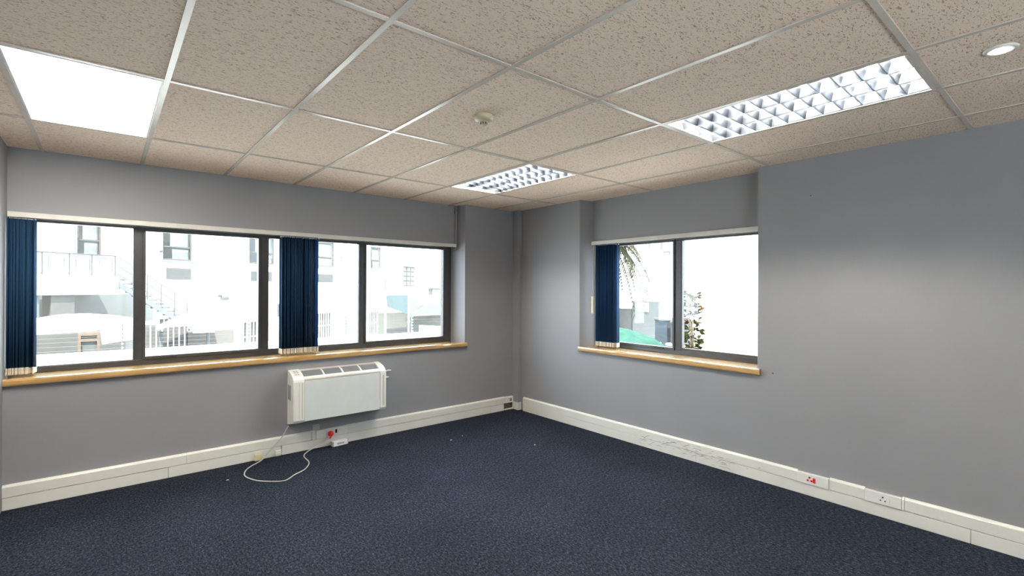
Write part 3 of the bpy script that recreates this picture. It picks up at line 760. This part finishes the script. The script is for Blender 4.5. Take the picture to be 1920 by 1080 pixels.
# barred ground-floor openings
for (a, b, c, d) in doors:
    dk = MB().box(a, b, 0.16, 0.2, c, d).build('door_leaf', M['extgrey'], fr)
    n = max(6, int((b-a)/0.22))
    for k in range(n+1):
        s0 = a+(b-a)*k/n
        MB().box(s0-0.018, s0+0.018, 0.02, 0.056, max(c, -2.9), d).build('bar', M['render'], dk)
    for z in (d-0.9, d-1.8): MB().box(a, b, 0.0, 0.02, z, z+0.05).build('cross_bar', M['render'], dk)
# balcony with railing and outside stair
bs = MB().box(-9.5, -3.86, -2.0, 0.0, 1.26, 2.02, 0.01).build('balcony_slab', M['render'], fr)
MB().box(-9.5, -4.75, 0.3, 0.5, -3.4, 1.26).build('balcony_back_wall', M['extpale'], fr)
MB().box(-4.75, -2.1, -0.012, 0.0, -3.4, 1.26).build('painted_lower_wall', M['extpale'], fr)
MB().box(-6.1, -5.35, -1.9, -1.3, -3.4, 1.26).build('pillar', M['extgrey'], fr)
MB().box(-6.65, -6.45, -1.9, -1.7, -3.4, 1.26).build('pillar', M['extpale'], fr)
rl = MB().box(-9.4, -3.92, -1.97, -1.91, 2.85, 2.91).build('balcony_railing', M['extmetal'], fr)
MB().box(-9.4, -3.92, -1.955, -1.925, 2.08, 2.11).build('rail', M['extmetal'], rl)
for s0 in (-9.3, -8.4, -7.4, -6.4, -5.55, -4.80, -3.96): MB().box(s0-0.025, s0+0.025, -1.97, -1.91, 2.02, 2.9).build('post', M['extmetal'], rl)
for s0 in (-8.2, -7.2, -6.2, -5.35, -4.55):
    k = MB(); k.box(s0, s0+0.5, -1.95, -1.93, 2.68, 2.71); k.box(s0, s0+0.5, -1.95, -1.93, 2.24, 2.27); k.box(s0, s0+0.03, -1.95, -1.93, 2.24, 2.7); k.box(s0+0.47, s0+0.5, -1.95, -1.93, 2.24, 2.7)
    k.build('railing_panel', M['extmetal'], rl)
stair = MB()
for k in range(12): stair.box(-3.86+k*0.27, -3.55+k*0.27, -1.9, -1.0, 1.85-k*0.18, 1.92-k*0.18)
st = stair.prism([(-3.86, 1.85), (-0.6, -0.32), (-0.6, -0.55), (-3.86, 1.6)], -1.95, -1.88, 'y').build('outside_stair', M['extpale'], fr)
for dz in (0.95, 0.55, 0.2):
    MB().tube([(-3.9, -1.94, 1.95+dz), (-0.6, -1.94, -0.22+dz)], 0.022, 6).build('handrail', M['extmetal'], st)
for k in range(5): MB().box(-3.3+k*0.6, -3.26+k*0.6, -1.96, -1.92, 1.45-k*0.4, 2.48-k*0.4).build('post', M['extmetal'], st)
MB().prism([(-1.75, -0.05), (-1.25, -0.05), (-1.25, 0.72), (-1.36, 0.92), (-1.5, 0.98), (-1.64, 0.92), (-1.75, 0.72)], -0.02, 0.01, 'y').build('arched_niche', M['extpale'], fr)

# second block far behind the balcony
fb = thing('apartment_building', 'distant pale block with stacked balconies seen past the balcony railing', 'building', (-16.0, 44.0, 0))
MB().box(-9, 8.6, 0, 8, -3.4, 14).build('facade', M['render2'], fb)
for k in range(5):
    z = 1.4+k*2.9
    MB().box(-9, 9.0, -1.3, 0, z, z+0.95).build('balcony_front', M['render'], fb)
    for j in range(5): MB().box(-8+j*3.2, -5.9+j*3.2, -0.05, 0.0, z+1.1, z+2.6).build('window', M['extwin'], fb)

# white boundary wall parallel to our building, with its electric fence
bw = thing('boundary_wall', 'white boundary wall across the yard below the windows', 'wall', (0, 10.4, -3.4))
MB().box(-14, 26, 0, 0.30, 0, 3.30).build('wall_body', M['render'], bw)
MB().box(-14, 26, -0.05, 0.35, 3.30, 3.40, 0.01).build('coping', M['render'], bw)
ef = thing('electric_fence', 'electric fence of thin wires on posts above the boundary wall', 'fence', (0, 10.5, 0))
posts = [-9.5, -6.6, -3.86, -1.05, 1.75, 4.1, 6.9, 9.7]
for s0 in posts: MB().box(s0-0.015, s0+0.015, -0.03, 0.03, 0.0, 0.74).build('fence_post', M['extpale'], ef)
for s0 in posts:
    for k in range(7): MB().lathe([(0.012, -0.04), (0.02, -0.06), (0.012, -0.08)], (s0, 0, 0.08+k*0.1), 8, 'y').build('insulator', M['white'], ef)
for k in range(7):
    MB().tube([(-9.5, -0.06, 0.08+k*0.1), (9.7, -0.06, 0.08+k*0.1)], 0.004, 4).build('fence_wire', M['extmetal'], ef)

# white curved carport canopies between the walls
def arch_roof(name, label, x0, x1, y0, y1, zr, zf, rise, mat, skirt=0.35, post=True):
    r = thing(name, label, 'canopy', ((x0+x1)/2, y0, -3.4)); ox, oy = (x0+x1)/2, y0
    N = 14; top = []; 
    for i in range(N+1):
        t = i/N; top.append((x0+(x1-x0)*t-ox, zf+(zr-zf)*t+rise*math.sin(PI*t)+3.4))
    poly = top + [(a, b-skirt-0.25*rise*math.sin(PI*i/N)) for i, (a, b) in reversed(list(enumerate(top)))]
    MB().prism(poly, 0, y1-y0, 'y', True).build('canopy_cover', mat, r)
    if post:
        for a in (x0+0.15-ox, x1-0.15-ox):
            for b in (0.15, y1-y0-0.15): MB().tube([(a, b, 0), (a, b, 3.2)], 0.05, 8).build('canopy_post', M['extpale'], r)
    return r
def fascia_roof(label, top, under, y0, y1):
    cx = top[0][0]; r = thing('carport_canopy', label, 'canopy', (cx, y0, -3.4))
    t = [(a-cx, b+3.4) for a, b in top]; u = [(a-cx, b+3.4) for a, b in under]
    MB().prism(t+u, 0, 0.10, 'y').build('fascia', M['canvas'], r)
    MB().prism(t+[(a, b-0.10) for a, b in t[::-1]], 0.10, y1-y0, 'y', True).build('roof_sheet', M['canvas'], r)
    for a in (t[0][0]+0.1, t[-1][0]-0.1):
        MB().tube([(a, y1-y0-0.2, 0), (a, y1-y0-0.2, 3.6)], 0.05, 8).build('canopy_post', M['extpale'], r)
fascia_roof('low arched white carport roof behind the leftmost pane', [(-7.6, 0.58), (-6.4, 0.66), (-5.53, 0.744), (-5.13, 0.813), (-4.6, 0.825), (-4.04, 0.764), (-3.30, 0.61)],
            [(-3.30, 0.13), (-3.6, 0.083), (-4.25, 0.0), (-4.29, 0.39), (-4.74, 0.356), (-5.53, 0.343), (-7.6, 0.33)], 12.6, 13.4)
fascia_roof('second arched white carport roof, right of the first mullion', [(-2.95, 0.36), (-2.50, 0.60), (-2.3, 0.70), (-2.08, 0.74), (-1.5, 0.74)], [(-1.5, 0.15), (-2.08, 0.15), (-2.10, 0.39), (-2.78, 0.36), (-2.95, 0.28)], 13.1, 13.9)
# small gate house and low wall between canopy and building
gh = thing('gate_kiosk', 'small orange timber framed kiosk under the leftmost canopy', 'kiosk', (-4.51, 12.0, -3.4))
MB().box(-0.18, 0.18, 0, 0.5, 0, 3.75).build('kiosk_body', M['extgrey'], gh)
for a, b, c, d in ((-0.22, -0.16, 0, 3.80), (0.16, 0.22, 0, 3.80), (-0.16, 0.16, 3.70, 3.80), (-0.16, 0.16, 3.56, 3.62)):
    MB().box(a, b, -0.06, 0, c, d).build('timber_frame', M['timber'], gh)
lw = thing('yard_wall', 'pale grey low yard wall in shade beyond the boundary fence', 'wall', (0, 14.2, -3.4))
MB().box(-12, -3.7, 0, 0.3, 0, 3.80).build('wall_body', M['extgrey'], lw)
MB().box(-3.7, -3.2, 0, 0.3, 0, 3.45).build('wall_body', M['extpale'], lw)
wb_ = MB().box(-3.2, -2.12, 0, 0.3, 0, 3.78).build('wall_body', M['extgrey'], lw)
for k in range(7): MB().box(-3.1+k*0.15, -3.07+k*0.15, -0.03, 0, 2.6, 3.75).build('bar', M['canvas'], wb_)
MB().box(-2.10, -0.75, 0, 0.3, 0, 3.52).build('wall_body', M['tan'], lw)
# fabric shades at the far right of the long window
ss = thing('shade_structure', 'teal and grey fabric shade structure by the right end of the long window', 'shade', (5.7, 16.0, -3.4))
def sheet(name, pts, mat, parent, th=0.03):
    P = [Vector(p) for p in pts]; nrm = (P[1]-P[0]).cross(P[2]-P[0]).normalized()*th
    n = len(P); vs = [p[:] for p in P]+[(p+nrm)[:] for p in P]
    fs = [tuple(range(n)), tuple(range(2*n-1, n-1, -1))]+[(i, (i+1) % n, n+(i+1) % n, n+i) for i in range(n)]
    return MB().add(vs, fs).build(name, mat, parent)
z3 = 3.4
sheet('shade_panel', [(0.05, 0, z3+1.25), (1.18, 0, z3+1.27), (1.18, 0, z3+0.33), (0.10, 0, z3+0.72)], M['teal'], ss)
sheet('shade_panel', [(1.20, 0.1, z3+1.22), (2.25, 0.5, z3+0.76), (1.20, 0.1, z3+0.28)], M['greycanvas'], ss)
sheet('shade_panel', [(1.20, 0.2, z3+1.24), (3.6, 0.6, z3+1.20), (2.27, 0.5, z3+0.78)], M['canvas'], ss)
sheet('shade_panel', [(2.28, 0.55, z3+0.76), (3.6, 0.6, z3+1.18), (3.6, 0.6, z3+0.22), (1.22, 0.15, z3+0.24)], M['aqua'], ss)
MB().box(0.05, 3.6, 0.8, 1.0, 0, z3+0.40).build('back_wall', M['greycanvas'], ss)
for a in (0.0, 1.19, 3.5): MB().tube([(a, 0, 0), (a, 0, z3+1.32)], 0.045, 8).build('shade_post', M['render'], ss)
wr_ = thing('lean_to_roof', 'white sloping lean-to roof below the fabric shades', 'roof', (6.9, 12.4, -3.4))
MB().prism([(0, 3.28), (3.0, 3.02), (3.0, 2.6), (0, 2.6)], -1.2, 2.6, 'y').build('roof_slab', M['canvas'], wr_)
MB().box(0.1, 2.9, -1.1, 2.5, 0, 2.7).build('walls', M['render2'], wr_)

# ------------------------------------------------------------------ outside: side view (beyond the short window)
hb = thing('apartment_building', 'tall white block far beyond the two-pane window with small windows', 'building', (50, 31, 0), 0)
MB().box(0, 10, -5, 10, -3.4, 16).build('facade', M['render'], hb)
for (yy, zz, ww, hh) in ((1.9, 3.5, 0.9, 1.7), (-0.1, 3.4, 0.9, 1.7), (-2.0, 4.7, 1.4, 0.5), (1.6, 7.0, 0.9, 1.5), (-0.2, 6.6, 0.9, 1.5), (-1.3, 5.9, 1.0, 0.5), (-3.2, 3.4, 0.9, 1.7), (-3.2, 7.0, 0.9, 1.5), (4.0, 3.5, 0.9, 1.7), (4.0, 7.0, 0.9, 1.5)):
    f_ = MB().box(-0.05, 0.03, yy-ww/2, yy+ww/2, zz, zz+hh).build('window', M['curtain'], hb)
    MB().box(-0.10, -0.05, yy-ww/2, yy+ww/2, zz+hh-0.18, zz+hh).build('window_head', M['extframe'], f_)
    MB().box(-0.10, -0.05, yy-ww/2, yy-ww/2+0.12, zz, zz+hh-0.2).build('window_jamb', M['extframe'], f_)
lb = thing('apartment_building', 'low pale house beyond the grey garden wall', 'building', (30, 16, -3.4))
MB().box(0, 8, -3.2, 6, 0, 6.6).build('facade', M['render'], lb)
MB().prism([(-3.6, 6.6), (6.4, 6.6), (6.0, 7.3), (-3.2, 7.3)], -0.4, 8.4, 'x').build('roof', M['render'], lb)
rb = thing('apartment_building', 'sunlit white building filling the right pane of the short window', 'building', (26, -2, -3.4))
MB().box(0, 8, -12, 10.5, 0, 16).build('facade', M['render'], rb)
gw = thing('garden_wall', 'grey garden wall with a taller pale section outside the short window', 'wall', (14, 7, -3.4))
MB().box(0, 0.3, -0.04, 1.40, 0, 4.45).build('wall_body', M['extpale'], gw)
MB().box(0.05, 0.3, 1.40, 4.5, 0, 4.1).build('wall_body', M['extgrey'], gw)
MB().box(-0.03, 0.0, 0.55, 1.10, 4.0, 4.40).build('notice_panel', M['render'], gw)
lw2 = thing('garden_wall', 'low white garden wall right of the blue bins', 'wall', (17, 4, -3.4))
MB().box(0, 0.3, -9, 3.6, 0, 2.7).build('wall_body', M['render'], lw2)
# blue bins
for k, (yy, zz, lb_) in enumerate(((2.86, 0.72, 'blue-grey wheeled bin just left of the mullion of the short window'), (2.36, 0.66, 'blue-grey wheeled bin mostly behind the mullion of the short window'))):
    bn = thing('wheelie_bin', lb_, 'bin', (8.0, yy, -0.02), group='bins on the flat roof')
    MB().box(-0.25, 0.22, -0.19, 0.19, 0.12, zz).build('bin_body', M['bin'], bn)
    MB().box(-0.28, 0.24, -0.21, 0.21, zz, zz+0.08, 0.02).build('bin_lid', M['extmetal'], bn)
    for yq in (-0.17, 0.17): MB().lathe([(0.09, -0.02), (0.09, 0.02)], (0.16, yq, 0.09), 12, 'y').build('wheel', M['black'], bn)
# green net-covered mound on the added roof just outside
gn = thing('netting_cover', 'green netting draped over a low mound outside the short window', 'cover', (6.1, 3.15, -0.02))
m = MB(); N = 12; vs = []; rs = random.Random(5)
for i in range(N+1):
    for j in range(N+1):
        u_, v_2 = i/N*2-1, j/N*2-1
        hgt = 0.60*(1-u_*u_)**0.5*(1-v_2*v_2)**0.5 if abs(u_) < 1 and abs(v_2) < 1 else 0
        vs.append((u_*0.9, v_2*1.15, hgt*0.92+rs.uniform(-0.02, 0.02)+0.03))
fs = [(i*(N+1)+j, (i+1)*(N+1)+j, (i+1)*(N+1)+j+1, i*(N+1)+j+1) for i in range(N) for j in range(N)]
k0 = len(vs); ring = [i*(N+1) for i in range(N+1)]+[N*(N+1)+j for j in range(1, N+1)]+[i*(N+1)+N for i in range(N-1, -1, -1)]+[j for j in range(N-1, 0, -1)]
fs.append(tuple(ring))
m.add(vs, fs, True); m.build('net', M['net'], gn)
# palm
pm = thing('palm_tree', 'palm with drooping olive fronds at the left of the short window', 'tree', (13.2, 9.55, -3.4))
MB().tube([(0, 0, 0), (0.1, 0.1, 3), (0, 0, 7.3)], [0.32, 0.26, 0.24], 10).build('trunk', M['bark'], pm)
rs = random.Random(11)
for k in range(26):
    a = 2*PI*k/26+rs.uniform(-0.15, 0.15); L = rs.uniform(2.5, 3.1); up = rs.uniform(-0.1, 0.9)
    m = MB(); N = 17; sp_ = []
    for i in range(N+1):
        t = i/N; rr_ = L*(t-0.16*t*t*t); z = 7.3+up*1.0*math.sin(t*PI*0.6)-2.9*t**1.9*(1.2-up*0.4)
        sp_.append(Vector((math.cos(a)*rr_, math.sin(a)*rr_, z)))
    m.tube(sp_, [0.03*(1-i/N)+0.006 for i in range(N+1)], 4)
    side = Vector((-math.sin(a), math.cos(a), 0))
    for i in range(1, N+1):
        for q_ in (0, 0.5):
            p0 = sp_[i-1].lerp(sp_[i], q_)
            tdir = (sp_[i]-sp_[i-1]).normalized()
            for sg in (-1, 1):
                l_ = 0.62*(1-abs(i/N-0.45)*0.8)
                tip = p0+(side*sg*0.65+tdir*0.6+Vector((0, 0, -0.55)))*l_
                w_ = tdir*0.05; up_ = Vector((0, 0, 0.008))
                m.add([(p0-w_)[:], (p0+w_)[:], tip[:], (p0+up_)[:]], [(0, 1, 2), (1, 3, 2), (3, 0, 2), (0, 3, 1)])
    m.build('palm_frond', M['palm'], pm)
# young shrub right outside the short window
def shrub(loc, label, hgt, seed, spread):
    sb = thing('shrub', label, 'shrub', loc)
    rs = random.Random(seed); stems = MB(); lv = MB(); lv2 = MB()
    for k in range(5):
        a = rs.uniform(0, 2*PI); lean = rs.uniform(0.05, spread); hh = hgt*rs.uniform(0.75, 1.0)
        pts = [Vector((math.cos(a)*lean*t+0.04*math.sin(5*t+k), math.sin(a)*lean*t+0.04*math.cos(4*t+k), hh*t)) for t in [i/10 for i in range(11)]]
        stems.tube(pts, [0.012*(1-i/11)+0.002 for i in range(11)], 5)
        for j in range(52):
            t = rs.uniform(0.30, 1.0); p0 = pts[min(10, int(t*10))]; th = rs.uniform(0, 2*PI)
            d_ = Vector((math.cos(th), math.sin(th), rs.uniform(-0.5, 0.5))).normalized()
            st_ = p0+d_*rs.uniform(0.01, 0.10); L = rs.uniform(0.07, 0.12); s_ = d_.cross(Vector((rs.uniform(-1, 1), rs.uniform(-1, 1), rs.uniform(-0.4, 0.4)))).normalized()*L*0.28
            q = [st_, st_+d_*L*0.5+s_, st_+d_*L, st_+d_*L*0.5-s_, st_+d_*L*0.5+Vector((0, 0, 0.006))]
            (lv2 if rs.random() < 0.25 else lv).add([p_[:] for p_ in q], [(0, 1, 4), (1, 2, 4), (2, 3, 4), (3, 0, 4), (0, 3, 2, 1)])
    stems.build('stem', M['bark'], sb)
    lv.build('foliage', M['leaf'], sb)['kind'] = 'stuff'
    o_ = lv2.build('foliage', M['leaf2'], sb); o_['kind'] = 'stuff'; o_['label'] = 'rusty orange leaves'
shrub((3.0, -0.85, 0.28), 'thin leafy potted shrub with green and rusty leaves just outside the short window', 1.42, 21, 0.32)
pt = thing('plant_pot', 'round pot holding the thin shrub outside the short window', 'pot', (3.0, -0.85, -0.02))
MB().lathe([(0.13, 0.0), (0.17, 0.28), (0.185, 0.30), (0.185, 0.33), (0.165, 0.33), (0.155, 0.29), (0.002, 0.285)], n=20).build('pot_body', M['tan'], pt)
